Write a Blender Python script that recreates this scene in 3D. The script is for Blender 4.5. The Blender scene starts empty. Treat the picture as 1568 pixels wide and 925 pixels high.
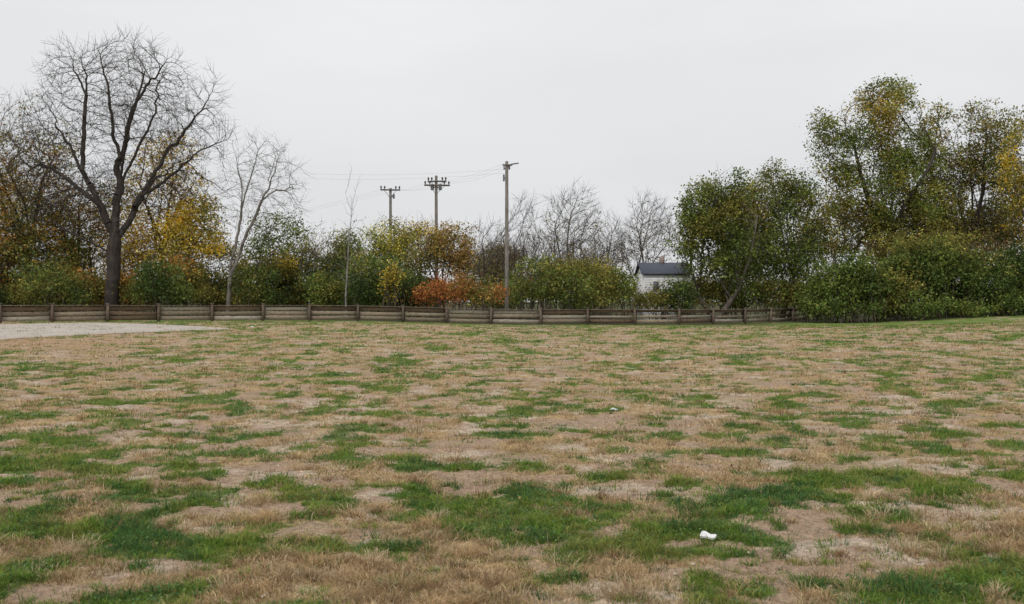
import bpy, math, numpy as np
from mathutils import Vector
F=1524.0; CAMH=1.6
def S(e0,e1,x):
    t=np.clip((x-e0)/(e1-e0),0,1); return t*t*(3-2*t)
# ---------------- noise -----------------
def _h(ix,iy,iz,s):
    with np.errstate(over='ignore'):
        h=(ix.astype(np.int64)*374761393+iy.astype(np.int64)*668265263+iz.astype(np.int64)*1440662683+s*974634777)&0xFFFFFFFF
        h=((h^(h>>13))*1274126177)&0xFFFFFFFF
        h=(h^(h>>16))&0xFFFFFFFF
        h=((h^(h>>15))*2246822519%4294967296)&0xFFFFFFFF
        h=(h^(h>>13))
    return (h&0xFFFFFF)/float(0xFFFFFF)
def vn2(x,y,s):
    ix=np.floor(x);iy=np.floor(y);fx=x-ix;fy=y-iy
    fx=fx*fx*(3-2*fx);fy=fy*fy*(3-2*fy);z=np.zeros_like(ix)
    a=_h(ix,iy,z,s);b=_h(ix+1,iy,z,s);c=_h(ix,iy+1,z,s);d=_h(ix+1,iy+1,z,s)
    return (a*(1-fx)+b*fx)*(1-fy)+(c*(1-fx)+d*fx)*fy
def fbm(x,y,s,o=4,gain=.52):
    r=0;a=1;t=0
    for i in range(o):
        ca,sa=math.cos(i*1.1+s),math.sin(i*1.1+s)
        r=r+a*vn2((x*ca-y*sa)*2.03**i+i*17.3,(x*sa+y*ca)*2.03**i-i*9.1,s+i*31);t+=a;a*=gain
    return r/t
def vn3(p,s):
    x,y,z=p[:,0],p[:,1],p[:,2]
    ix=np.floor(x);iy=np.floor(y);iz=np.floor(z);fx=x-ix;fy=y-iy;fz=z-iz
    fx=fx*fx*(3-2*fx);fy=fy*fy*(3-2*fy);fz=fz*fz*(3-2*fz)
    def L(k):
        a=_h(ix,iy,iz+k,s);b=_h(ix+1,iy,iz+k,s);c=_h(ix,iy+1,iz+k,s);d=_h(ix+1,iy+1,iz+k,s)
        return (a*(1-fx)+b*fx)*(1-fy)+(c*(1-fx)+d*fx)*fy
    return L(0)*(1-fz)+L(1)*fz
# --------------- terrain ----------------
def gz(x,y):
    x=np.asarray(x,float);y=np.asarray(y,float)
    z=0.30*S(2,-14,x)*S(25,62,y)
    z=z+0.75*S(24,42,x)*S(35,78,y)+0.35*S(6,30,x)*S(12,45,y)*(1-S(45,75,y))
    z=z+0.10*(fbm(x/9,y/9,5,2)-0.5)*S(3,12,y)
    return z
def gz1(x,y): return float(gz(np.array([x]),np.array([y]))[0])
def micro(x,y):
    return 0.05*(fbm(x/0.4,y/0.4,77,3)-0.5)+0.035*(fbm(x/0.10,y/0.10,78,2)-0.5)
def at(px,d): return (px-784)/F*d
def zh(py,d): return CAMH+(460-py)/F*d
# --------------- mesh builder -------------
def make_mesh(name,parts,mats,smooth=False,link=True,parent=None):
    V=[];C=[];idx=[];ls=[];mi=[];off=0;lo=0
    for (v,f,c,m) in parts:
        v=np.asarray(v,np.float32).reshape(-1,3)
        f=np.asarray(f,np.int64)
        if len(f)==0: continue
        c=np.asarray(c,np.float32)
        if c.ndim==1: c=np.tile(c,(len(v),1))
        V.append(v);C.append(c);idx.append((f+off).ravel())
        k=f.shape[1];ls.append(lo+np.arange(len(f))*k);lo+=f.size
        mi.append(np.full(len(f),m));off+=len(v)
    V=np.concatenate(V);C=np.concatenate(C);idx=np.concatenate(idx);ls=np.concatenate(ls);mi=np.concatenate(mi)
    me=bpy.data.meshes.new(name)
    me.vertices.add(len(V));me.vertices.foreach_set('co',V.ravel())
    me.loops.add(len(idx));me.loops.foreach_set('vertex_index',idx.astype(np.int32))
    me.polygons.add(len(ls));me.polygons.foreach_set('loop_start',ls.astype(np.int32))
    me.polygons.foreach_set('material_index',mi.astype(np.int32))
    if smooth: me.polygons.foreach_set('use_smooth',np.ones(len(ls),bool))
    me.update(calc_edges=True)
    a=me.attributes.new('Col','FLOAT_COLOR','POINT')
    a.data.foreach_set('color',np.concatenate([C,np.ones((len(C),1),np.float32)],1).ravel())
    for m in mats: me.materials.append(m)
    ob=bpy.data.objects.new(name,me)
    bpy.context.scene.collection.objects.link(ob)
    if parent: ob.parent=parent
    return ob
def tubes(p0,p1,r0,r1,k,col):
    p0=np.asarray(p0,float).reshape(-1,3);p1=np.asarray(p1,float).reshape(-1,3);n=len(p0)
    r0=np.broadcast_to(r0,(n,));r1=np.broadcast_to(r1,(n,))
    d=p1-p0;d/=np.linalg.norm(d,axis=1,keepdims=True)+1e-9
    ref=np.where((np.abs(d[:,2])>0.85)[:,None],[1.,0,0],[0,0,1.])
    u=np.cross(d,ref);u/=np.linalg.norm(u,axis=1,keepdims=True)+1e-9
    v=np.cross(d,u)
    a=np.arange(k)*2*math.pi/k
    ring=u[:,None,:]*np.cos(a)[None,:,None]+v[:,None,:]*np.sin(a)[None,:,None]
    A=p0[:,None,:]+ring*r0[:,None,None];B=p1[:,None,:]+ring*r1[:,None,None]
    V=np.concatenate([A,B],1).reshape(-1,3)
    j=np.arange(k);jn=(j+1)%k
    f=np.stack([j,jn,jn+k,j+k],1)
    Fc=(f[None]+(np.arange(n)*2*k)[:,None,None]).reshape(-1,4)
    col=np.asarray(col,float)
    if col.ndim==2: col=np.repeat(col,2*k,axis=0)
    return V,Fc,col
def box(c,s,rot=0,tilt=0):
    x,y,z=s[0]/2,s[1]/2,s[2]/2
    v=np.array([[-x,-y,-z],[x,-y,-z],[x,y,-z],[-x,y,-z],[-x,-y,z],[x,-y,z],[x,y,z],[-x,y,z]],float)
    ct,st=math.cos(tilt),math.sin(tilt)
    v=np.stack([v[:,0]*ct-v[:,2]*st,v[:,1],v[:,0]*st+v[:,2]*ct],1)
    cr,sr=math.cos(rot),math.sin(rot)
    v=np.stack([v[:,0]*cr-v[:,1]*sr,v[:,0]*sr+v[:,1]*cr,v[:,2]],1)+np.array(c)
    f=np.array([[0,3,2,1],[4,5,6,7],[0,1,5,4],[1,2,6,5],[2,3,7,6],[3,0,4,7]])
    return v,f
# --------------- materials ----------------
def mat(name,rough=0.85,trans=0.0,nscale=None,nlo=0.75,nhi=1.2,stretch=(1,1,1),bump=0.0):
    m=bpy.data.materials.new(name);m.use_nodes=True;nt=m.node_tree;N=nt.nodes;L=nt.links
    bs=N['Principled BSDF'];bs.inputs['Roughness'].default_value=rough
    bs.inputs['Specular IOR Level'].default_value=0.15
    at_=N.new('ShaderNodeAttribute');at_.attribute_name='Col'
    out=at_.outputs['Color']
    if nscale:
        tc=N.new('ShaderNodeTexCoord');mp=N.new('ShaderNodeMapping');mp.inputs['Scale'].default_value=stretch
        L.new(tc.outputs['Object'],mp.inputs[0])
        nz=N.new('ShaderNodeTexNoise');nz.inputs['Scale'].default_value=nscale;nz.inputs['Detail'].default_value=6
        L.new(mp.outputs[0],nz.inputs['Vector'])
        mr=N.new('ShaderNodeMapRange');mr.inputs[1].default_value=0.3;mr.inputs[2].default_value=0.7
        mr.inputs[3].default_value=nlo;mr.inputs[4].default_value=nhi;L.new(nz.outputs['Fac'],mr.inputs[0])
        vm=N.new('ShaderNodeVectorMath');vm.operation='SCALE';L.new(out,vm.inputs[0]);L.new(mr.outputs[0],vm.inputs['Scale'])
        out=vm.outputs[0]
        if bump:
            b=N.new('ShaderNodeBump');b.inputs['Strength'].default_value=bump;b.inputs['Distance'].default_value=0.02
            L.new(nz.outputs['Fac'],b.inputs['Height']);L.new(b.outputs[0],bs.inputs['Normal'])
    L.new(out,bs.inputs['Base Color'])
    if trans>0:
        tr=N.new('ShaderNodeBsdfTranslucent');L.new(out,tr.inputs[0])
        mx=N.new('ShaderNodeMixShader');mx.inputs[0].default_value=trans
        L.new(bs.outputs[0],mx.inputs[1]);L.new(tr.outputs[0],mx.inputs[2])
        L.new(mx.outputs[0],N['Material Output'].inputs['Surface'])
    return m
M_bark=mat('bark',0.95,0,6,0.7,1.3,(1,1,0.25))
M_leaf=mat('leaf',0.65,0.25)
M_grass=mat('grass_blade',0.7,0.3)
M_wood=mat('weathered_wood',0.9,0,5,0.55,1.35,(1,1,6),0.4)
M_paint=mat('plain_surface',0.7,0,3,0.92,1.05)
M_metal=mat('metal_dark',0.5,0)
def ground_mat():
    m=bpy.data.materials.new('dry_grass_ground');m.use_nodes=True;nt=m.node_tree;N=nt.nodes;L=nt.links
    bs=N['Principled BSDF'];bs.inputs['Roughness'].default_value=0.95;bs.inputs['Specular IOR Level'].default_value=0.1
    tc=N.new('ShaderNodeTexCoord')
    a=N.new('ShaderNodeAttribute');a.attribute_name='Col'
    def noise(scale,detail=6,rough=0.6,st=(1,1,1)):
        mp=N.new('ShaderNodeMapping');mp.inputs['Scale'].default_value=st;L.new(tc.outputs['Object'],mp.inputs[0])
        n=N.new('ShaderNodeTexNoise');n.inputs['Scale'].default_value=scale;n.inputs['Detail'].default_value=detail;n.inputs['Roughness'].default_value=rough
        L.new(mp.outputs[0],n.inputs['Vector']);return n
    def mr(src,a0,a1,b0,b1):
        r=N.new('ShaderNodeMapRange');L.new(src,r.inputs[0])
        for i,v in enumerate((a0,a1,b0,b1)): r.inputs[i+1].default_value=v
        return r.outputs[0]
    n1=noise(20,8,0.75);n2=noise(90,4,0.7,(1,0.35,1));n3=noise(3.5,8,0.8)
    def scale(c,s):
        v=N.new('ShaderNodeVectorMath');v.operation='SCALE';L.new(c,v.inputs[0]);L.new(s,v.inputs['Scale']);return v.outputs[0]
    c=scale(a.outputs['Color'],mr(n1.outputs['Fac'],0.32,0.68,0.5,1.45))
    c=scale(c,mr(n2.outputs['Fac'],0.3,0.7,0.6,1.35))
    c=scale(c,mr(n3.outputs['Fac'],0.3,0.7,0.75,1.24))
    L.new(c,bs.inputs['Base Color'])
    b=N.new('ShaderNodeBump');b.inputs['Strength'].default_value=1.0;b.inputs['Distance'].default_value=0.02
    L.new(n1.outputs['Fac'],b.inputs['Height']);L.new(b.outputs[0],bs.inputs['Normal'])
    return m
M_ground=ground_mat()
# --------------- field masks --------------
NEARG=[(-2.5,5.1,0.75,.20),(2.2,4.9,0.75,.19),(1.3,6.1,0.35,.12),(-0.5,8.8,0.45,.08),(-2.8,8.2,0.45,.11),(-5.6,10.5,2.0,.04),(2.9,7.3,0.5,.08),(-3.2,6.8,.8,.09),(-1.9,6.3,.35,.10),(1.7,7.7,.4,.08),(0.55,6.5,.3,.11),(0.4,8.2,.4,.07),(3.6,8.8,.6,.07)]
NEARS=[(-0.9,5.0,1.0,.22),(0.1,5.3,.6,.16),(-1.2,5.9,.5,.10),(3.4,6.6,.5,.06),(1.0,4.6,.5,.10)]
def masks(x,y):
    wx=x+0.24*(fbm(x/0.14,y/0.14,51,3)-.5);wy=y+0.24*(fbm(x/0.14,y/0.14,52,3)-.5)
    n=fbm(wx/0.36,wy/0.46,11,4,.58)*0.95+fbm(x/3.5,y/2.6,12,3)*0.05
    far=fbm(x/0.75,y/1.5,13,5,.65)
    bias=0.0
    for (cx,cy,r,w) in NEARG: bias=bias+w*np.exp(-(((x-cx)/r)**2+((y-cy)/r)**2))
    for (cx,cy,r,w) in NEARS: bias=bias-0.6*w*np.exp(-(((x-cx)/r)**2+((y-cy)/r)**2))
    k=0.6*S(12,30,y)
    t=n*(1-k)+far*k+bias
    thr=0.538-0.016*S(10,25,y)
    edge=0.12*S(57,66,y)
    edge=edge+0.02*S(10,22,x)*S(16,30,y)
    worn=S(1,0,(((x+22)/13)**2+((y-36)/6)**2))*0.1
    g=S(thr,thr+0.06,t+edge-worn)
    s=fbm(x/0.5,y/0.5,21,4,.6)
    sb=0
    for (cx,cy,r,w) in NEARS: sb=sb+w*np.exp(-(((x-cx)/r)**2+((y-cy)/r)**2))
    fr=S(thr-.09,thr,t+edge-worn)*.10
    s=S(0.46,0.60,s+sb+fr)
    w2=S(0.54,0.68,fbm(x/0.6,y/0.5,33,5,.6)+0.03*S(20,45,y))
    return g,s,w2
C_dirt=np.array([.385,.275,.195]);C_thatch=np.array([.43,.305,.165]);C_green=np.array([.105,.165,.035]);C_pale=np.array([.56,.47,.375])
def gcol(x,y):
    g,s,w=masks(x,y)
    c=C_dirt[None]*(1-s[:,None])+C_thatch[None]*s[:,None]
    c=c*(1-.65*w[:,None])+C_pale[None]*.65*w[:,None]
    ol=S(.52,.68,fbm(x/0.9,y/0.8,41,5,.62))[:,None]*.28
    c=c*(1-ol)+np.array([.24,.215,.09])[None]*ol
    wn=(S(1,0,(((x+22)/13)**2+((y-36)/6)**2))*0.6)[:,None]
    c=c*(1-wn)+np.array([.42,.265,.155])[None]*wn
    k=(0.88+0.07*S(12,25,y))[:,None]*g[:,None]
    c=c*(1-k)+C_green[None]*(1+0.35*S(15,40,y))[:,None]*k
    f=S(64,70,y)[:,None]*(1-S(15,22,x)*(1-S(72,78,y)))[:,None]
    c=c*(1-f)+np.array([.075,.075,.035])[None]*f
    return c
# --------------- ground mesh ---------------
def axis(start,stops):
    out=[start]
    for (end,s0,s1) in stops:
        a=out[-1];p=a
        while p<end:
            t=(p-a)/(end-a);p+=s0*(s1/s0)**t;out.append(p)
    return np.array(out)
xp=axis(0,[(4,.03,.035),(20,.035,.12),(45,.12,.3),(100,.3,4),(900,4,80)])
xs=np.concatenate([-xp[:0:-1],xp])
yp=axis(2.5,[(10,.022,.035),(30,.035,.12),(90,.12,.5),(150,.5,6),(1500,6,120)])
yb=axis(-2.5,[(60,.3,10)])
ys=np.concatenate([-yb[::-1],yp[1:]])
X,Y=np.meshgrid(xs,ys);nx,ny=len(xs),len(ys)
x=X.ravel();y=Y.ravel()
z=gz(x,y)+micro(x,y)*S(60,20,np.abs(y))
i=np.arange(nx*ny).reshape(ny,nx)
f=np.stack([i[:-1,:-1],i[:-1,1:],i[1:,1:],i[1:,:-1]],-1).reshape(-1,4)
make_mesh('ground',[(np.stack([x,y,z],1),f,gcol(x,y),0)],[M_ground],smooth=True)
# --------------- grass blades --------------
R=np.random.default_rng(4)
def blades(x,y,h,w,lean,col,five,az=None):
    n=len(x);z=gz(x,y)+micro(x,y)*S(60,20,y)-0.004
    th=R.uniform(0,2*math.pi,n);ph=R.uniform(0,2*math.pi,n) if az is None else az
    wx,wy=np.cos(th)*w/2,np.sin(th)*w/2
    dx,dy=np.cos(ph)*lean*h,np.sin(ph)*lean*h
    up=h/np.sqrt(1+lean**2)
    dx=dx/np.sqrt(1+lean**2);dy=dy/np.sqrt(1+lean**2)
    b=np.stack([x,y,z],1);W=np.stack([wx,wy,0*wx],1)
    tip=b+np.stack([dx,dy,up*.85],1)
    if five:
        mid=b+np.stack([dx*.35,dy*.35,up*.6],1)
        V=np.stack([b-W,b+W,mid+W*.8,mid-W*.8,tip],1).reshape(-1,3)
        o=(np.arange(n)*5)[:,None]
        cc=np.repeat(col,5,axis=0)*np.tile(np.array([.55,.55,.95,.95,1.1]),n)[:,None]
        return [(V,o+np.array([[0,1,2,3]]),cc,0),(V,o+np.array([[3,2,4]]),cc,0)]
    V=np.stack([b-W,b+W,tip],1).reshape(-1,3)
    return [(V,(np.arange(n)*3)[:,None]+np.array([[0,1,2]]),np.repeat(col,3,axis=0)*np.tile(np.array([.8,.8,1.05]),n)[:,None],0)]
NB=1150000
y=3.4*(64/3.4)**R.random(NB);x=R.uniform(-1,1,NB)*(0.60*y+0.8)
g,s,w2=masks(x,y)
x=x+R.normal(0,.022,NB);y=y+R.normal(0,.022,NB)
u=R.random(NB);isg=u<g*.95+.010
acc=isg|(R.random(NB)<0.20+0.70*s*(1-.4*w2))
x,y,g,s,isg=x[acc],y[acc],g[acc],s[acc],isg[acc]
n=len(x)
wpx=np.maximum(0.0035,y/995*0.60)
pal_g=np.array([[.14,.25,.035],[.22,.31,.05],[.08,.18,.055],[.30,.32,.08]])
pal_s=np.array([[.60,.43,.23],[.49,.35,.20],[.70,.56,.37],[.37,.245,.13]])
pn=fbm(x/0.6,y/0.6,61,2)
kk=np.where(pn<0.40,2,np.where(pn<0.52,0,np.where(pn<.66,1,3)));kk=np.where(R.random(n)<0.22,R.integers(0,4,n),kk)
tone=(0.6+0.7*R.random(n))[:,None]*(0.6+.8*fbm(x/.25,y/.25,66,3))[:,None]
col=np.where(isg[:,None],pal_g[kk],pal_s[np.minimum(3,(R.random(n)**1.2*4).astype(int))])*tone
h=np.where(isg,R.uniform(.02,.058,n)*(0.6+0.7*g),R.uniform(.015,.052,n)*(0.45+0.8*s))
lump=fbm(x/.16,y/.16,91,2);h=h*(0.4+1.5*S(.35,.7,lump))
h*=1+0.3*S(15,40,y)
lean=np.where(isg,R.uniform(.4,1.6,n),R.uniform(.8,4.0,n)*(1.2-.5*s))
nr=y<10
def sub(m,five):
    return blades(x[m],y[m],h[m],wpx[m]*R.uniform(.7,1.5,m.sum()),lean[m],col[m],five)
def mk(name,m):
    pr=[]
    a=m&nr
    if a.any(): pr+=sub(a,True)
    b=m&~nr
    if b.any(): pr+=sub(b,False)
    make_mesh(name,pr,[M_grass])
mk('green_grass',isg);mk('dry_grass',~isg)
# tussocks: blades fan outwards from a common crown
nt=14000
ty0=3.9*(58/3.9)**R.random(nt);tx0=R.uniform(-1,1,nt)*(0.6*ty0+.5)
g0,s0,_=masks(tx0,ty0)
X_,Y_,H_,L_,C_,W_,A_=[],[],[],[],[],[],[]
for k in range(nt):
    gr=R.random()<max(g0[k]*.9,.13)
    if not gr and R.random()>0.12+.6*s0[k]: continue
    yk=ty0[k];nb=int(R.uniform(35,80)) if yk<9 else (22 if yk<16 else (16 if yk<25 else 9))
    rad=R.uniform(.012,.055)*(1+yk/30)
    ox=R.normal(0,rad*1.2,nb);oy=R.normal(0,rad,nb)
    X_.append(tx0[k]+ox);Y_.append(yk+oy)
    A_.append(np.arctan2(oy,ox)+R.normal(0,.5,nb))
    big=(not gr) and s0[k]>.5 and R.random()<.4
    H_.append(R.uniform(.03,.085,nb)*(0.8 if gr else (1.4 if big else .85))*(1+yk/60));L_.append(R.uniform(.2,1.8,nb))
    base=(pal_g if gr else pal_s)[R.integers(0,4)]
    C_.append(base[None]*R.uniform(.6,1.3,(nb,1))*R.uniform(.8,1.2));W_.append(np.full(nb,max(.0038,yk/995*.62)))
X_,Y_,H_,L_,C_,W_,A_=map(np.concatenate,(X_,Y_,H_,L_,C_,W_,A_))
make_mesh('grass_tussocks',blades(X_,Y_,H_,W_,L_,C_,True,A_),[M_grass])
print('blades',n,len(X_))
def flatleaves(name,fx,fy,lift,sz,asp,tilt,pc,M):
    n=len(fx);fz=gz(fx,fy)+micro(fx,fy)*S(60,20,fy)+lift
    a=R.uniform(0,6.28,n);t=R.normal(0,tilt,(n,2))
    ux=np.stack([np.cos(a),np.sin(a),t[:,0]],1)*sz[:,None];vx=np.stack([-np.sin(a),np.cos(a),t[:,1]],1)*sz[:,None]*asp
    b=np.stack([fx,fy,fz],1)
    V=np.stack([b-ux,b-vx,b+ux,b+vx],1).reshape(-1,3)
    make_mesh(name,[(V,np.arange(4*n).reshape(-1,4),np.repeat(pc,4,axis=0),0)],[M])
n=90000;fy=3.8*(16/3.8)**R.random(n);fx=R.uniform(-1,1,n)*(.6*fy+.4)
g0,_,_=masks(fx,fy);m=(g0>.35)&(fbm(fx/.5,fy/.5,301,3)>.52)
fx,fy=fx[m],fy[m];n=len(fx)
pc=np.array([[.10,.20,.06],[.13,.24,.065],[.08,.17,.075],[.17,.28,.08]])[R.integers(0,4,n)]*R.uniform(.7,1.2,(n,1))
flatleaves('clover_weeds',fx,fy,R.uniform(.008,.045,n),np.maximum(.009,fy/995)*R.uniform(.7,1.5,n),.65,.4,pc,M_grass)
n=2600;fy=4*(60/4)**R.random(n);fx=R.uniform(-1,1,n)*(.6*fy)
flatleaves('fallen_leaves',fx,fy,np.full(n,.015),np.maximum(.016,fy/995*.8)*R.uniform(.5,1.2,n),.6,.35,np.array([[.30,.16,.07],[.42,.28,.13],[.22,.12,.06],[.60,.52,.42]])[R.integers(0,4,n)],M_leaf)
# litter
def litter(px,py,w,h):
    d=CAMH*F/(py-460);X0=at(px,d);z0=gz1(X0,d)+.03
    k=16;a=np.arange(k)/k*2*math.pi
    rr=1+.2*np.sin(3*a+px)+.12*np.sin(5*a)
    P=np.stack([np.cos(a)*w/2*rr,np.sin(a)*w*.35*rr,np.zeros(k)],1)
    P[:,2]=h*np.maximum(0,np.sin(a))**1.5+.008*np.cos(3*a)
    P+=np.array([X0,d,z0])
    V=np.vstack([P,[[X0,d,z0+.004]],P+[0,0,-.012]])
    fs=[[j,(j+1)%k,k] for j in range(k)]
    fq=[[j,(j+1)%k,(j+1)%k+k+1,j+k+1] for j in range(k)]
    make_mesh('paper_litter',[(V,fs,np.array([.8,.8,.8]),0),(V,fq,np.array([.6,.6,.62]),0)],[M_paint])
litter(1083,826,.11,.02);litter(940,626,.12,.012);litter(386,507,.18,.03)
# --------------- gravel path -----------------
def poly_at(pl,t):
    pl=np.array(pl,float);s=np.r_[0,np.cumsum(np.linalg.norm(np.diff(pl,axis=0),axis=1))];s/=s[-1]
    return np.stack([np.interp(t,s,pl[:,0]),np.interp(t,s,pl[:,1])],1)
def pathmesh():
    t=np.linspace(0,1,160)
    A=poly_at([(-46,52),(-30,54.5),(-25.5,60),(-21,57.5),(-14.4,50.3)],t);B=poly_at([(-40,22),(-26,31),(-19.7,38),(-17.3,43.5),(-14.2,49.8)],t)
    nn=.9*(fbm(B[:,0]/.9,B[:,1]/.9,3,4,.6)-.5)
    B=B+nn[:,None]*np.array([1,-.6]);A=A+nn[::-1][:,None]*.5
    v=np.linspace(0,1,40)
    V=(A[:,None]*(1-v)[None,:,None]+B[:,None]*v[None,:,None]).reshape(-1,2)
    edge=np.tile(np.minimum(v,1-v)*12,160).clip(0,1)
    z=gz(V[:,0],V[:,1])+.012+.028*edge
    i=np.arange(160*40).reshape(160,40);f=np.stack([i[:-1,:-1],i[:-1,1:],i[1:,1:],i[1:,:-1]],-1).reshape(-1,4)[:,::-1]
    c=np.array([.48,.43,.38])[None]*(0.8+.4*fbm(V[:,0]/1.2,V[:,1]/1.2,8,4,.6))[:,None]
    e2=S(0,.8,edge)[:,None];c=c*e2+C_dirt[None]*(1-e2)
    make_mesh('gravel_path',[(np.stack([V[:,0],V[:,1],z],1),f,c,0)],[mat('gravel',.95,0,30,.75,1.2)])
pathmesh()
# --------------- fence ------------------------
posts=[(-160,54),(-80,56),(0,58),(80,60),(165,62),(243,64),(325,65),(403,65.6),(474,66.2),(548,66.8),(617,67.2),(684,67.6),(752,68),(828,68),(900,68),(972,68),(1040,68),(1092,69.6),(1141,71.5),(1180,73.7),(1214,76),(1234,78.5)]
PP=[(at(a_,d_),d_) for a_,d_ in posts]
fen=bpy.data.objects.new('wooden_fence',None);bpy.context.scene.collection.objects.link(fen)
R=np.random.default_rng(8)
pp=[];rl=[]
for (a_,b_) in PP:
    z0=gz1(a_,b_);v,f=box((a_,b_,z0+.5),(.15,.15,1.2+R.uniform(-.03,.06)),R.uniform(-.1,.1),R.normal(0,.014));pp.append((v,f,np.array([.17,.13,.10])*R.uniform(.75,1.15),0))
    v,f=box((a_,b_,z0+1.145),(.19,.19,.035),0);pp.append((v,f,np.array([.22,.18,.145]),0))
make_mesh('posts',pp,[M_wood],parent=fen)
for i_ in range(len(PP)-1):
    (ax,ay),(bx,by)=PP[i_],PP[i_+1]
    za,zb=gz1(ax,ay),gz1(bx,by);L_=math.hypot(bx-ax,by-ay);ro=math.atan2(by-ay,bx-ax);ti=math.atan2(zb-za,L_)
    solid=i_<14
    boards=[(.22,.27),(.52,.27),(.83,.26)] if solid else [(.24,.20),(.56,.17),(.92,.18)]
    nxn,nyn=-math.sin(ro)*.10,math.cos(ro)*.10
    for j,(zc,hh) in enumerate(boards):
        if not solid and i_<17 and j==0: hh=.27
        tn=np.array([.29,.235,.175]) if j<2 else np.array([.185,.13,.09])
        if R.random()<.3: tn=np.array([.18,.13,.09])
        if R.random()<.2: tn=np.array([.36,.32,.26])
        v,f=box(((ax+bx)/2+nxn,(ay+by)/2+nyn,(za+zb)/2+zc+R.normal(0,.014)),(L_-.01,.035,hh*R.uniform(.90,1.02)),ro,ti+R.normal(0,.006))
        rl.append((v,f,tn*R.uniform(.75,1.15),0))
    v,f=box(((ax+bx)/2,(ay+by)/2,(za+zb)/2+1.03),(L_-.16,.14,.035),ro,ti)
    rl.append((v,f,np.array([.24,.19,.145])*R.uniform(.8,1.1),0))
make_mesh('rails',rl,[M_wood],parent=fen)
# --------------- vegetation -------------------
def lobes_world(lobes,d):
    out=[]
    for lb in lobes:
        cx,cy,rx,ry=lb[:4];dd=d+(lb[4] if len(lb)>4 else 0)
        out.append((np.array([at(cx,dd),dd,zh(cy,dd)]),np.array([rx/F*dd,rx/F*dd*.9,ry/F*dd])))
    return out
def sample(lw,n,rg,ncut=.0,nsc=1.6,seed=1,shell=.33):
    vol=np.array([np.prod(r)**.85 for _,r in lw]);vol=vol/vol.sum();out=[]
    for (c,r),w in zip(lw,vol):
        m=int(n*w*2.8)+8
        q=rg.normal(size=(m,3));q/=np.linalg.norm(q,axis=1,keepdims=True)
        rad=rg.random(m)**shell
        lump=.70+.65*vn3(q*2.8+c[None]*.37+seed,seed)
        p=c+q*rad[:,None]*r*lump[:,None]
        if ncut>0:
            k=vn3(p/nsc,seed+3)*.7+vn3(p/nsc*2.2,seed+4)*.3>ncut;p=p[k]
        out.append(p[:int(n*w)+1])
    p=np.concatenate(out);return p[p[:,2]>.15]
def colonize(nodes,par,att,step,kill,rg,maxit=150,trop=.05,maxn=15000,reach=2.6):
    nodes=list(map(np.array,nodes));par=list(par)
    dirs=[np.zeros(3) if p<0 else (nodes[i]-nodes[p])/(np.linalg.norm(nodes[i]-nodes[p])+1e-9) for i,p in enumerate(par)]
    best=np.full(len(att),1e9);bi=np.zeros(len(att),int);alive=np.ones(len(att),bool)
    def upd(st_):
        P=np.array(nodes[st_:])
        if len(P)==0:return
        al=np.where(alive)[0];A_=att[al]
        for c0 in range(0,len(P),400):
            Q=P[c0:c0+400];D=(A_**2).sum(1)[:,None]+(Q**2).sum(1)[None]-2*A_@Q.T;j=D.argmin(1);dm=np.sqrt(np.maximum(D[np.arange(len(al)),j],0))
            k=dm<best[al];best[al[k]]=dm[k];bi[al[k]]=j[k]+st_+c0
    upd(0)
    for it in range(maxit):
        alive&=best>kill
        if not alive.any():break
        ai=np.where(alive)[0]
        near=ai[best[ai]<reach]
        if len(near)>=5: ai=near
        elif len(ai)<25: break
        PN=np.array(nodes);v=att[ai]-PN[bi[ai]];v/=np.linalg.norm(v,axis=1,keepdims=True)+1e-9
        acc=np.zeros((len(nodes),3));np.add.at(acc,bi[ai],v)
        src=np.unique(bi[ai]);s0=len(nodes)
        for q in src:
            dv=acc[q];dv=dv/(np.linalg.norm(dv)+1e-6)+.55*dirs[q]+rg.normal(0,.22,3)+np.array([0,0,trop])
            dv/=np.linalg.norm(dv)+1e-9
            nodes.append(PN[q]+dv*step);par.append(q);dirs.append(dv)
        upd(s0)
        if len(nodes)>maxn:break
    return np.array(nodes),np.array(par),np.array(dirs)
def leafpart(cent,per,sig,size,pal,wts,rg,seed):
    nC=len(cent)
    k=vn3(cent/2.2,seed+50)*.7+rg.random(nC)*.3
    cum=np.cumsum(wts[:len(pal)])/np.sum(wts[:len(pal)])
    order=np.argsort(np.argsort(k))/max(1,nC)
    ci=np.searchsorted(cum,order).clip(0,len(pal)-1)
    cc=np.array(pal)[ci]*(.45+1.0*vn3(cent/.9,seed+9))[:,None]*rg.uniform(.8,1.2,(nC,1))
    P=np.repeat(cent,per,axis=0)+rg.normal(0,sig,(nC*per,3))*np.array([1,1,.65])
    cl=np.repeat(cc,per,axis=0)*rg.uniform(.5,1.5,(nC*per,1))*rg.uniform(.88,1.12,(nC*per,3))
    keep=P[:,2]>.05;P=P[keep];cl=cl[keep];n=len(P)
    nr=rg.normal(size=(n,3));nr[:,2]+=.6;nr/=np.linalg.norm(nr,axis=1,keepdims=True)
    t=rg.normal(size=(n,3));u=np.cross(nr,t);u/=np.linalg.norm(u,axis=1,keepdims=True)+1e-9;v=np.cross(nr,u)
    s_=(size*rg.uniform(.6,1.4,n))[:,None]
    V=np.stack([P-u*s_,P-v*s_*.55,P+u*s_,P+v*s_*.55],1).reshape(-1,3)
    return (V,np.arange(4*n).reshape(-1,4),np.repeat(cl,4,axis=0),1)
GREEN=[(.155,.20,.045),(.215,.26,.055),(.12,.17,.04)]
DARKG=[(.08,.12,.032),(.12,.17,.042),(.18,.225,.055)]
OLIVE=[(.25,.235,.055),(.33,.29,.07),(.185,.195,.05)]
YEL=[(.68,.47,.05),(.76,.57,.09),(.45,.37,.065)]
ORG=[(.43,.23,.055),(.31,.18,.055),(.49,.31,.065)]
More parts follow.
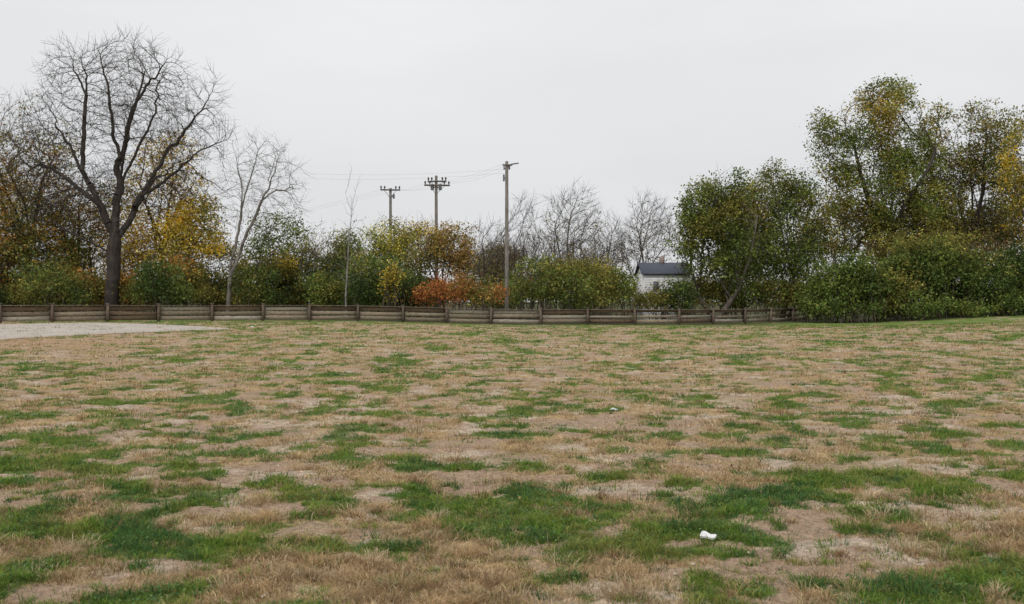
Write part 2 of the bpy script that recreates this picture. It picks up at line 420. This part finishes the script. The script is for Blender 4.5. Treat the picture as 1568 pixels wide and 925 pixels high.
BRN=[(.22,.15,.08),(.27,.19,.09)]
RED=[(.50,.17,.06),(.55,.25,.07),(.29,.18,.065)]
def tree(name,d,bpx,lobes,natt=900,fork=None,limbs=5,r_base=.25,bark=(.08,.065,.052),step=.45,kill=None,twigs=2,twl=.7,tipr=.012,
         leaf=None,crown=None,seed=1,ncut=.25,lean=0.0,trunks=1,targets=None,trop=.08):
    rg=np.random.default_rng(seed)
    lw=lobes_world(lobes,d);att=sample(lw,natt,rg,ncut,1.8,seed,.42)
    bx=at(bpx,d);bz=gz1(bx,d)-.1
    top=zh(fork if fork else lobes[0][1]+lobes[0][3]*.8,d)
    nodes=[];par=[]
    for tk in range(trunks):
        b0=np.array([bx+(rg.normal(0,.5) if tk else 0),d+(rg.normal(0,.5) if tk else 0),bz])
        nodes.append(b0);par.append(-1);last=len(nodes)-1
        ns=max(2,int((top-bz)/step));dr=np.array([lean+rg.normal(0,.04),rg.normal(0,.04),1])
        if trunks>1: dr[:2]+=rg.normal(0,.2,2)
        for k in range(ns):
            dr[:2]+=rg.normal(0,.03,2)
            nodes.append(nodes[last]+dr/np.linalg.norm(dr)*step);par.append(last);last=len(nodes)-1
        fk=last;hh=att[:,2].max()-top
        if targets:
            keys={}
            for ti_,tg in enumerate(targets):
                (tx,ty,td,back)=tg[:4]
                q=fk-back if len(tg)<5 else keys[tg[4]][int(len(keys[tg[4]])*tg[5])]
                T=np.array([at(tx,d+td),d+td,zh(ty,d)]);p0=nodes[q].copy();dist=np.linalg.norm(T-p0)
                base=(T-p0)/dist;side=np.cross(base,rg.normal(size=3));side/=np.linalg.norm(side)
                m=int(dist/step);am=dist*rg.uniform(.012,.035);ph=rg.uniform(0,6);path=[]
                bow=np.array([0,0,1.])*dist*.05*(1-abs(base[2]))*1.5;kick=np.zeros(3)
                for k in range(1,m+1):
                    t=k/m
                    if rg.random()<.3: kick=kick+rg.normal(0,.14,3)
                    pt=p0+(T-p0)*t+side*am*(math.sin(t*6+ph)-math.sin(ph)*(1-t))*t*.8+bow*math.sin(math.pi*t)+kick+rg.normal(0,.03,3)
                    nodes.append(pt);par.append(q);q=len(nodes)-1;path.append(q)
                keys[ti_]=path
        else:
            for L in range(limbs):
                a=2*math.pi*(L+rg.uniform(-.3,.3))/limbs
                inc=rg.uniform(.25,.75) if L else .1
                dv=np.array([math.cos(a)*inc,math.sin(a)*inc,1.0]);dv/=np.linalg.norm(dv)
                q=fk-int(rg.integers(0,max(1,min(ns-1,int(2.2/step)))))
                for k in range(int(hh*rg.uniform(.4,.75)/step)):
                    dv=dv+rg.normal(0,.08,3)+np.array([0,0,.03]);dv/=np.linalg.norm(dv)
                    nodes.append(nodes[q]+dv*step);par.append(q);q=len(nodes)-1
    N_,P_,D_=colonize(nodes,par,att,step,kill or step*1.25,rg,trop=trop)
    n=len(N_);e=2.2;acc=np.zeros(n)
    for i_ in range(n-1,-1,-1):
        if acc[i_]==0: acc[i_]=tipr**e
        if P_[i_]>=0: acc[P_[i_]]+=acc[i_]
    r=acc**(1/e);rm=r[0];ex=math.log(r_base/tipr)/math.log(max(rm/tipr,1.5));r=tipr*(r/tipr)**ex
    idx=np.where(P_>=0)[0];pa=P_[idx]
    r1=r[idx];r0=np.minimum(r[pa],r1*1.25)
    fl=1+.6*np.exp(-(N_[pa][:,2]-bz)/.5);r0=r0*fl
    parts=[];bc=np.array(bark)
    for lo,hi,k in ((.09,9,9),(.035,.09,5),(0,.035,3)):
        m=(r1>=lo)&(r1<hi)
        if m.any():
            cl=bc[None]*np.random.default_rng(seed).uniform(.8,1.2,(m.sum(),1))
            ext=(N_[idx][m]-N_[pa][m])*.06
            V,Fc,cc=tubes(N_[pa][m]-ext,N_[idx][m]+ext,r0[m],r1[m],k,cl);parts.append((V,Fc,cc,0))
    tn=np.where((r<.055)&(P_>=0))[0]
    if twigs:
        tn2=np.repeat(tn,twigs);m=len(tn2);dv=D_[tn2]*1.1+rg.normal(0,.5,(m,3))+[0,0,.25];dv/=np.linalg.norm(dv,axis=1,keepdims=True)
        L=twl*rg.uniform(.4,1.4,m);p0=N_[tn2];p1=p0+dv*L[:,None]*.5
        dv2=dv+rg.normal(0,.3,(m,3))+[0,0,.15];dv2/=np.linalg.norm(dv2,axis=1,keepdims=True);p2=p1+dv2*L[:,None]*.6
        V,Fc,cc=tubes(p0,p1,tipr*.85,tipr*.65,3,bc);parts.append((V,Fc,cc,0))
        V,Fc,cc=tubes(p1,p2,tipr*.65,tipr*.35,3,bc);parts.append((V,Fc,cc,0))
    if leaf:
        frac,per,sig,size,pal,wts=leaf[:6]
        c=N_[tn]
        zr=(c[:,2]-c[:,2].min())/(np.ptp(c[:,2])+1e-6)
        pr=frac*np.ones(len(c))
        if len(leaf)>6: pr=pr*np.where(zr+.25*(vn3(c/2,seed+77)-.5)<leaf[6],1,.1)
        pr=pr*S(.25,.6,vn3(c/1.3,seed+21))*1.5
        c=c[rg.random(len(c))<pr]
        if len(c): parts.append(leafpart(c,per,sig,size,pal,wts,rg,seed))
    if crown:
        nc,per,sig,size,pal,wts,cut=crown
        c=sample(lw,int(nc*1.45),rg,cut,1.5,seed+5,.38)
        tp=N_[tn]
        if len(tp):
            for c0 in range(0,len(c),500):
                q=c[c0:c0+500];D=((q[:,None]-tp[None])**2).sum(-1);j=D.argmin(1);dm=np.sqrt(D[np.arange(len(q)),j])
                k=np.clip((dm-.5)/np.maximum(dm,1e-3),0,1)[:,None];c[c0:c0+500]=q*(1-k)+tp[j]*k
        parts.append(leafpart(c,per,sig,size,pal,wts,rg,seed))
    return make_mesh(name,parts,[M_bark,M_leaf])
def shrub(name,d,lobes,nc,per,pal,wts,seed,size=.09,sig=.28,stems=20,bark=(.10,.08,.06),ncut=.36,parent=None,nsc=1.1):
    rg=np.random.default_rng(seed);lw=lobes_world(lobes,d)
    c=sample(lw,nc,rg,ncut,nsc,seed,.28)
    parts=[leafpart(c,per,sig,size,pal,wts,rg,seed)]
    k=rg.integers(0,len(c),stems);tp=c[k]
    b=tp.copy();b[:,:2]+=rg.normal(0,.5,(len(tp),2));b[:,2]=gz(b[:,0],b[:,1])
    mid=(b+tp)/2+rg.normal(0,.2,tp.shape)
    for p0,p1,ra,rb in ((b,mid,.03,.022),(mid,tp,.022,.01)):
        V,Fc,cc=tubes(p0,p1,ra,rb,4,np.array(bark));parts.append((V,Fc,cc,0))
    k=rg.integers(0,len(c),stems*3);p0=c[k];dv=rg.normal(0,.35,(len(k),3))+[0,0,.9];p1=p0+dv*rg.uniform(.4,1.2,(len(k),1))
    V,Fc,cc=tubes(p0,p1,.010,.005,3,np.array(bark));parts.append((V,Fc,cc,0))
    t=rg.random((len(k),1));parts.append(leafpart(p0+(p1-p0)*t,4,.14,size*.9,pal,wts,rg,seed))
    return make_mesh(name,parts,[M_bark,M_leaf],parent=parent)
DK=(.065,.055,.048);GB=(.20,.18,.16);MB=(.12,.10,.085)
import time;T0=time.time()
# --- left side
tree('bare_tree',78,170,[(205,165,105,95),(128,150,60,80,-1),(295,200,55,70,1),(92,105,30,45),(190,95,60,40),(75,235,65,55),(110,290,90,50),(260,290,80,40),(250,110,35,40),(345,195,20,50),(320,140,25,30),(60,180,25,25)],4800,fork=352,r_base=.52,bark=DK,step=.38,twigs=2,twl=1.0,tipr=.0125,seed=11,ncut=.36,
     targets=[(182,235,0,0),(120,250,-1,1),(235,262,1,2),
              (130,95,0,0,1,.9),(75,150,1,0,1,.7),(40,235,-1,0,1,.35),
              (165,90,-2,0,0,.95),(222,95,2,0,0,.8),(265,130,-2,0,0,.5),
              (318,150,1,0,2,.9),(350,225,-1,0,2,.6),(285,250,-4,0,2,.4),(30,320,2,5),(190,260,5,3),(100,75,1,0,3,.6),(250,85,-1,0,7,.6),(200,160,-5,0,0,.6)],trop=.06)
tree('autumn_tree',84,45,[(30,250,85,105),(-60,270,90,130),(60,330,60,70),(0,190,60,50)],2200,fork=370,limbs=7,r_base=.28,bark=DK,twigs=2,twl=.9,tipr=.013,seed=12,
     leaf=(1.1,17,.40,.10,ORG+OLIVE,[3,2,3,4,4,2],.72))
tree('autumn_tree',88,120,[(115,340,75,75),(165,300,50,60),(60,380,70,50)],1300,fork=400,limbs=5,r_base=.25,bark=DK,twigs=2,seed=13,leaf=(1,15,.40,.10,OLIVE+ORG,[3,2,2,2,1,1],.8))
tree('autumn_tree',82,5,[(0,365,75,65),(45,400,65,48)],700,fork=420,limbs=5,r_base=.2,bark=DK,twigs=2,seed=113,crown=(440,14,.38,.10,ORG+OLIVE+GREEN,[3,2,2,3,3,2,1,1,1],.46))
tree('yellow_tree',84,240,[(250,275,55,90),(290,340,50,60),(225,370,40,55),(215,310,40,50)],1500,fork=380,limbs=6,r_base=.22,bark=DK,twigs=2,tipr=.013,seed=14,leaf=(1.2,17,.38,.10,YEL+ORG[:1],[4,3,2,1],.9))
tree('yellow_tree',80,285,[(290,370,52,58),(262,390,42,42),(325,390,28,35),(300,320,30,30)],700,fork=410,limbs=5,r_base=.15,bark=DK,twigs=1,seed=15,crown=(440,14,.36,.10,YEL+OLIVE,[4,4,2,1,1,1],.48))
tree('bare_tree',76,347,[(405,285,58,72),(375,310,40,60),(440,300,30,45),(400,240,40,35)],1500,fork=400,r_base=.16,bark=GB,twigs=2,twl=.9,tipr=.011,seed=16,lean=.12,
     targets=[(378,300,0,0),(420,260,0,2),(395,225,1,0,0,.8),(365,250,-1,0,0,.7),(455,270,1,0,1,.6),(430,220,-1,0,1,.7)],trop=.1)
tree('young_tree',78,388,[(425,350,42,28),(410,380,35,25)],350,fork=410,limbs=4,r_base=.10,bark=GB,twigs=1,seed=17,lean=.15,crown=(150,14,.36,.09,GREEN,[1,1,1],.45))
tree('sapling_tree',73,530,[(543,300,10,62),(540,360,20,50),(538,410,26,35)],330,fork=300,limbs=2,r_base=.075,bark=(.26,.24,.22),twigs=1,twl=.6,tipr=.010,seed=18,ncut=.05,leaf=(.05,2,.1,.08,BRN,[1,1]),trop=.35,lean=.04)
tree('bare_tree',84,480,[(500,390,35,40),(475,375,25,35)],600,fork=430,limbs=4,r_base=.09,bark=GB,twigs=2,tipr=.011,seed=19,leaf=(.6,9,.35,.085,OLIVE+YEL[2:],[1,1,1,1]))
tree('yellow_green_tree',80,600,[(595,380,36,48),(567,395,28,38),(618,395,30,52)],600,fork=440,limbs=5,r_base=.14,bark=MB,twigs=1,seed=20,ncut=.2,crown=(480,14,.34,.09,OLIVE+[(.44,.42,.07),(.58,.49,.08)]+GREEN,[1,1,1,3,3,1,1,1],.44))
tree('autumn_tree',78,672,[(688,382,40,42),(650,395,30,38),(708,402,25,38),(670,360,25,22)],700,fork=430,limbs=5,r_base=.15,bark=MB,twigs=1,seed=21,ncut=.15,crown=(520,14,.34,.09,[(.36,.22,.07),(.27,.21,.065),(.38,.27,.07),(.21,.20,.06)],[1,1,1,1.2],.45))
tree('yellow_tree',84,640,[(632,365,26,26),(648,350,22,15)],250,fork=400,limbs=4,r_base=.1,bark=MB,twigs=1,seed=121,crown=(110,13,.34,.09,YEL+OLIVE,[3,2,2,1,1,1],.4))
for sd,dd,b,lb,pl in ((122,86,200,[(200,390,50,48)],YEL+ORG),(123,88,345,[(345,405,40,38)],YEL+OLIVE),(124,86,455,[(455,400,32,40)],GREEN+OLIVE),(125,84,545,[(540,395,35,42)],OLIVE+GREEN),(126,86,505,[(510,405,35,40)],OLIVE+YEL),(127,86,90,[(90,400,50,45)],OLIVE+GREEN),(128,90,150,[(150,380,60,60)],OLIVE+YEL),(129,92,20,[(15,320,60,60)],YEL+OLIVE),(130,82,425,[(425,415,35,30)],YEL+OLIVE),(131,90,755,[(760,400,38,30)],OLIVE+BRN)):
    tree('small_tree',dd,b,lb,500,fork=440,limbs=4,trunks=2,r_base=.1,bark=MB,twigs=2,seed=sd,crown=(240,12,.38,.095,pl,[1]*6,.47))
for sd,dd,b,lb,na in ((31,84,745,[(748,375,28,42),(730,390,22,35)],800),(32,86,800,[(803,345,26,48),(790,390,30,30)],900),(33,84,872,[(880,345,42,55),(850,370,30,40)],1500),
                   (34,92,935,[(935,375,30,40)],750),(35,94,985,[(995,350,42,48),(970,380,30,40),(1015,370,25,40)],1700),(36,96,830,[(830,390,50,30)],800),(37,94,700,[(760,400,60,28)],800),(38,96,910,[(915,390,55,28)],800)):
    tree('bare_tree',dd,b,lb,na,fork=430,limbs=7,trunks=2,r_base=.09,bark=(.13,.11,.095),twigs=3,twl=.9,tipr=.0115,seed=sd,ncut=.05,step=.40,leaf=(.28,6,.35,.085,BRN+OLIVE,[2,2,1,1,1],.7),trop=.22)
# --- right side
GT=OLIVE+GREEN
tree('leafy_tree',78,1095,[(1095,325,50,55),(1072,385,42,60),(1120,380,45,65),(1110,295,38,35),(1065,330,30,50)],1300,fork=430,limbs=6,trunks=2,r_base=.2,bark=MB,twigs=1,seed=41,ncut=.2,crown=(1250,14,.34,.10,GT,[2,1,2,2,2,1],.45))
tree('leafy_tree',81,1195,[(1185,305,48,56),(1220,345,45,65),(1170,385,50,50),(1225,400,40,45),(1235,290,22,30)],1300,fork=420,limbs=6,trunks=2,r_base=.22,bark=MB,twigs=1,seed=42,ncut=.25,crown=(1250,14,.34,.10,GT,[1,1,2,3,3,2],.45))
tree('leafy_tree',84,1140,[(1140,330,45,50),(1145,390,50,50)],700,fork=420,limbs=6,r_base=.18,bark=MB,twigs=1,seed=142,crown=(550,14,.34,.10,GT,[2,2,2,1,1,1],.45))
tree('large_leafy_tree',82,1352,[(1355,195,62,68),(1283,225,44,52),(1340,290,75,62),(1405,260,44,80),(1360,150,46,34),(1300,345,60,45),(1385,330,60,55),(1262,190,26,22)],1900,fork=380,limbs=8,r_base=.38,bark=DK,twigs=1,tipr=.013,seed=43,ncut=.36,crown=(2200,14,.34,.10,GREEN+OLIVE+[(.50,.36,.06)],[2,2,1,3,3,1,1.5],.49))
tree('leafy_tree',84,1490,[(1490,230,52,70),(1445,265,36,72),(1525,290,45,90),(1475,340,60,60),(1430,200,28,48),(1540,200,22,42)],1600,fork=380,limbs=6,trunks=2,r_base=.27,bark=DK,twigs=2,tipr=.013,seed=44,ncut=.36,crown=(1450,13,.34,.10,OLIVE+BRN+GREEN+[(.40,.31,.06)],[3,3,2,2,1,1,1,1,1],.485))
tree('yellow_tree',79,1575,[(1562,270,28,75),(1590,290,55,120)],900,fork=390,limbs=5,r_base=.22,bark=DK,twigs=2,seed=45,ncut=.3,crown=(620,14,.36,.10,YEL+OLIVE,[3,2,3,2,2,2],.46))
tree('leafy_tree',90,1280,[(1270,350,52,58),(1410,365,80,52)],900,fork=420,limbs=6,r_base=.2,bark=MB,twigs=1,seed=46,ncut=.2,crown=(700,13,.38,.10,OLIVE+GREEN,[2,2,1,1,1,1],.45))
tree('leafy_tree',88,1520,[(1530,360,60,60),(1450,365,60,50)],800,fork=420,limbs=6,r_base=.2,bark=MB,twigs=1,seed=47,ncut=.2,crown=(700,13,.38,.10,OLIVE+BRN+GREEN,[2,2,1,1,1,1],.45))
# --- shrubs
shrub('red_autumn_shrub',73,[(695,441,38,21),(745,448,30,17),(658,450,26,16)],400,14,RED+OLIVE,[3,4,2.5,1.2,1.2,.8],51,size=.08,sig=.32,ncut=.42)
shrub('green_shrub',74,[(885,435,84,32),(825,428,42,32),(935,440,36,30),(860,415,45,24),(915,412,33,20)],1250,15,OLIVE+GREEN,[2,2,1,2,2,1],52,size=.085,sig=.28)
shrub('green_shrub',76,[(1038,452,26,22)],200,14,DARKG,[2,1,1],53)
shrub('green_shrub',76,[(1000,458,32,13)],150,14,OLIVE+GREEN,[2,1,1],54)
sh=[(56,74,[(1280,440,40,38),(1250,457,26,24),(1320,430,38,46),(1300,462,30,18)],1000,DARKG+GREEN),(57,75,[(1370,438,48,42),(1400,405,40,36),(1350,458,32,24)],1200,DARKG+OLIVE),(58,75,[(1455,440,50,42),(1430,400,40,35),(1480,425,30,45)],1200,DARKG+GREEN),(59,74,[(1530,430,50,46),(1590,425,60,55),(1550,455,34,20)],1200,DARKG+OLIVE),
    (60,79,[(1420,385,110,30)],700,OLIVE+BRN),(61,72.5,[(1270,470,30,14),(1340,472,22,10),(1410,465,35,17),(1490,468,28,12),(1545,462,40,18)],420,GREEN+DARKG)]
for sd,dd,lb,nc,pl in sh: shrub('honeysuckle_shrub',dd,lb,nc,15,pl,[3,3,2,1.5,1.5,1],sd,size=.10,sig=.30,ncut=.40,nsc=1.5,stems=40)
xx=-60;sd=70
rg=np.random.default_rng(5)
pals=[DARKG,DARKG+OLIVE,GREEN+OLIVE,DARKG+GREEN,OLIVE+ORG[:1],OLIVE+YEL[2:]]
while xx<650:
    dd=rg.uniform(73,85);hgt=rg.uniform(16,42)
    shrub('green_shrub',dd,[(xx,464-hgt*.8,rg.uniform(28,48),hgt),(xx+25,450,26,18)],int(200+hgt*7),14,pals[rg.integers(0,6)],[3,2,2,2,1,1],sd,size=.09,sig=.29,ncut=.4,nsc=1.4);xx+=rg.uniform(20,36);sd+=1
for px in (640,765,1085,1130,1190,1240):
    shrub('green_shrub',80,[(px,447,40,24)],300,13,GREEN+OLIVE,[1]*9,sd,size=.09,sig=.3,ncut=.4);sd+=1
for px in (745,800,870,920):
    shrub('scrub_bush',87,[(px,430,45,rg.uniform(24,38))],300,9,OLIVE+BRN,[1]*5,sd,size=.09,sig=.4,ncut=.42,stems=60);sd+=1
shrub('yellow_shrub',72,[(597,440,12,22),(604,420,10,16)],80,10,YEL+OLIVE,[2,1,2,1,1],95,size=.085,sig=.28)
dt=bpy.data.objects.new('distant_treeline',None);bpy.context.scene.collection.objects.link(dt)
for k in range(15):
    px=-150+k*130;dd=rg.uniform(118,140)
    shrub('thicket_%d'%k,dd,[(px,450,85,rg.uniform(12,24)),(px+60,444,50,14)],480,9,BRN+OLIVE+GREEN,[1]*8,200+k,size=.16,sig=.5,parent=dt,ncut=.3)
print('veg',time.time()-T0)
# --------------- house ----------------
def house():
    d=84;x0=at(986,d);W_=3.9;D_=5.0;e=bpy.data.objects.new('white_house',None);bpy.context.scene.collection.objects.link(e)
    zt=zh(418,d);zr=zh(401,d);b=-.2
    v,f=box((x0+W_/2,d+D_/2,(b+zt)/2),(W_,D_,zt-b));wl=[(v,f,np.array([.82,.82,.83]),0)]
    g=np.array([[x0,d,zt],[x0,d+D_,zt],[x0,d+D_/2,zr-.1],[x0+W_,d,zt],[x0+W_,d+D_,zt],[x0+W_,d+D_/2,zr-.1]])
    wl.append((g,np.array([[0,1,2],[3,5,4]]),np.array([.82,.82,.83]),0))
    for k in range(22):
        zz=b+.2+k*.2
        if zz<zt-.1:
            v,f=box((x0+W_/2,d-.012,zz),(W_,.024,.012));wl.append((v,f,np.array([.72,.72,.74]),0))
    make_mesh('walls',wl,[M_paint],parent=e)
    o=.2;t=.10
    r=np.array([[x0-o,d-o,zt-.08],[x0+W_+o,d-o,zt-.08],[x0+W_+o,d+D_/2,zr],[x0-o,d+D_/2,zr],[x0-o,d+D_+o,zt-.08],[x0+W_+o,d+D_+o,zt-.08]])
    r2=r+[0,0,t];V=np.vstack([r,r2])
    f=[[0,1,2,3],[3,2,5,4],[6,9,8,7],[9,10,11,8],[0,6,7,1],[1,7,8,2],[2,8,11,5],[5,11,10,4],[4,10,9,3],[3,9,6,0]]
    make_mesh('roof',[(V,np.array(f),np.array([.09,.10,.13]),0)],[M_paint],parent=e)
    v,f=box((x0+1.9,d+D_/2,zr+.22),(.4,.4,.8));make_mesh('chimney',[(v,f,np.array([.35,.28,.24]),0)],[M_paint],parent=e)
    wn=[]
    for cx in (1.0,2.9):
        v,f=box((x0+cx,d-.04,zt-1.0),(.6,.05,.9));wn.append((v,f,np.array([.8,.8,.8]),0))
        v,f=box((x0+cx,d-.075,zt-1.0),(.45,.03,.72));wn.append((v,f,np.array([.16,.17,.19]),0))
    make_mesh('windows',wn,[M_paint],parent=e)
house()
# --------------- utility poles ----------------
PW=np.array([.24,.22,.20])
def pole(px,d,top,arms,extras,lean=0):
    X0=at(px,d);z0=gz1(X0,d)-.1;zt=zh(top,d);p=[]
    n=8;zz=np.linspace(z0,zt,n+1);xx=X0+lean*(zz-z0)
    P=np.stack([xx,np.full(n+1,d),zz],1);rr=np.linspace(.17,.115,n+1)
    V,Fc,cc=tubes(P[:-1],P[1:],rr[:-1],rr[1:],12,PW);p.append((V,Fc,cc,0))
    k=12;a=np.arange(k)*2*math.pi/k;cap=np.stack([xx[-1]+.115*np.cos(a),d+.115*np.sin(a),np.full(k,zt)],1)
    p.append((cap,np.arange(k)[None],PW*.8,0))
    for (xl,xr,py,rot) in arms:
        xa,xb=at(xl,d),at(xr,d);v,f=box(((xa+xb)/2,d-.17,zh(py,d)),((xb-xa)/math.cos(rot),.11,.13),rot);p.append((v,f,PW*.6,0))
        ctr=(xa+xb)/2;L=(xb-xa)
        for q in (-.46,-.28,.28,.46):
            ix=ctr+q*L;iy=d-.17+q*L*math.tan(rot)
            A=[[ix,iy,zh(py,d)+.06],[ix,iy,zh(py,d)+.16],[ix,iy,zh(py,d)+.22],[ix,iy,zh(py,d)+.30]];B=[.02,.06,.085,.07,.03]
            A.append([ix,iy,zh(py,d)+.36])
            V,Fc,cc=tubes(A[:-1],A[1:],B[:-1],B[1:],8,np.array([.10,.09,.09]));p.append((V,Fc,cc,1))
        for sg in (-1,1):
            V,Fc,cc=tubes([[ctr+sg*L*.3,d-.17,zh(py,d)-.05]],[[X0+lean*(zh(py,d)-z0),d-.12,zh(py,d)-.75]],.02,.02,4,np.array([.2,.2,.2]));p.append((V,Fc,cc,1))
    for (ox,py,r_,h_) in extras:
        zc=zh(py,d);A=[[X0+ox,d-.1,zc-h_/2],[X0+ox,d-.1,zc-h_/2+.02],[X0+ox,d-.1,zc+h_/2],[X0+ox,d-.1,zc+h_/2+.06]]
        V,Fc,cc=tubes(A[:-1],A[1:],[.01,r_,r_],[r_,r_,.01],12,np.array([.16,.16,.17]));p.append((V,Fc,cc,1))
        V,Fc,cc=tubes([[X0,d,zc]],[[X0+ox,d-.1,zc]],.04,.04,6,np.array([.15,.15,.15]));p.append((V,Fc,cc,1))
    return make_mesh('utility_pole',p,[M_bark,M_metal],smooth=False)
pole(598,90,287,[(583,613,290,.15)],[(.3,300,.10,.4)])
pole(668,84,268,[(650,689,283,.1),(655,684,277,-.1)],[(-.32,286,.14,.5),(.34,286,.14,.5)])
p3=pole(776,75,246,[],[(-.22,272,.07,.5),(.2,256,.07,.3),(-.2,257,.05,.25)],lean=-.0)
d=75;X0=at(776,d)
pr=[];A=np.array([[X0,d,zh(254,d)],[X0+.35,d-.05,zh(250.5,d)],[X0+.9,d-.08,zh(249,d)]])
V,Fc,cc=tubes(A[:-1],A[1:],.055,.05,8,np.array([.2,.19,.18]));pr.append((V,Fc,cc,1))
v,f=box((X0+.05,d-.14,zh(252,d)),(.75,.1,.12));pr.append((v,f,PW*.7,0))
make_mesh('bracket_arm',pr,[M_bark,M_metal],parent=p3)
def wire(a,b,sag,parts,r=.004):
    t=np.linspace(0,1,30)[:,None];P=np.array(a)*(1-t)+np.array(b)*t;P[:,2]-=4*sag*(t*(1-t))[:,0]
    V,Fc,cc=tubes(P[:-1],P[1:],r,r,4,np.array([.18,.18,.19]));parts.append((V,Fc,cc,0))
wp=[]
def W3(px,py,d): return (at(px,d),d-.15,zh(py,d))
for k,q in enumerate((-1,0,1)):
    wire(W3(668+q*17,280,84),W3(598+q*13,289,90),.3,wp)
    wire(W3(598+q*13,289,90),W3(300+q*10,330,125),1.0,wp)
    wire(W3(776+q*3,252+q*3,75),W3(668+q*17,280,84),.3,wp)
wire(W3(776,258,75),W3(380,258,95),.5,wp);wire(W3(776,264,75),W3(380,266,95),.5,wp)
make_mesh('power_lines',wp,[M_metal])
# --------------- world / sun / camera -----------
w=bpy.data.worlds.new('World');bpy.context.scene.world=w;w.use_nodes=True;N=w.node_tree.nodes;L=w.node_tree.links
bg=N['Background'];bg.inputs['Strength'].default_value=.1
el,az=math.radians(48),math.radians(205)
sk=N.new('ShaderNodeTexSky');sk.sky_type='NISHITA';sk.sun_disc=False;sk.sun_elevation=el;sk.sun_rotation=az;sk.dust_density=4
tc=N.new('ShaderNodeTexCoord');sp=N.new('ShaderNodeSeparateXYZ');L.new(tc.outputs['Generated'],sp.inputs[0])
cr=N.new('ShaderNodeValToRGB');L.new(sp.outputs['Z'],cr.inputs[0])
e=cr.color_ramp.elements;e[0].position=0;e[0].color=(.81,.815,.825,1);e[1].position=1;e[1].color=(.95,.95,.95,1)
q=e.new(.12);q.color=(.745,.755,.77,1);q=e.new(.30);q.color=(.86,.865,.87,1)
mp=N.new('ShaderNodeMapping');mp.inputs['Scale'].default_value=(1,1,3.5);L.new(tc.outputs['Generated'],mp.inputs[0])
nz=N.new('ShaderNodeTexNoise');nz.inputs['Scale'].default_value=1.6;nz.inputs['Detail'].default_value=4;L.new(mp.outputs[0],nz.inputs['Vector'])
mr=N.new('ShaderNodeMapRange');mr.inputs[1].default_value=.3;mr.inputs[2].default_value=.7;mr.inputs[3].default_value=9.2;mr.inputs[4].default_value=10.6;L.new(nz.outputs['Fac'],mr.inputs[0])
sc=N.new('ShaderNodeVectorMath');sc.operation='SCALE';L.new(cr.outputs[0],sc.inputs[0]);L.new(mr.outputs[0],sc.inputs['Scale'])
mx=N.new('ShaderNodeMix');mx.data_type='RGBA';mx.inputs[0].default_value=.95;L.new(sk.outputs[0],mx.inputs[6]);L.new(sc.outputs[0],mx.inputs[7])
L.new(mx.outputs[2],bg.inputs[0])
sl=bpy.data.lights.new('sun','SUN');sl.energy=1.0;sl.angle=math.radians(16);sl.color=(1,.96,.90)
so=bpy.data.objects.new('sun',sl);bpy.context.scene.collection.objects.link(so)
dv=Vector((math.sin(az)*math.cos(el),math.cos(az)*math.cos(el),math.sin(el)))
so.rotation_euler=dv.to_track_quat('Z','Y').to_euler()
cm=bpy.data.cameras.new('camera');co=bpy.data.objects.new('camera',cm);bpy.context.scene.collection.objects.link(co)
co.location=(0,0,CAMH);co.rotation_euler=(math.radians(89.95),0,0);cm.lens=35;cm.sensor_width=36;cm.clip_end=3000
cm.dof.use_dof=True;cm.dof.focus_distance=35;cm.dof.aperture_fstop=7
bpy.context.scene.camera=co
vs=bpy.context.scene.view_settings;vs.view_transform='Standard';vs.look='None';vs.exposure=0
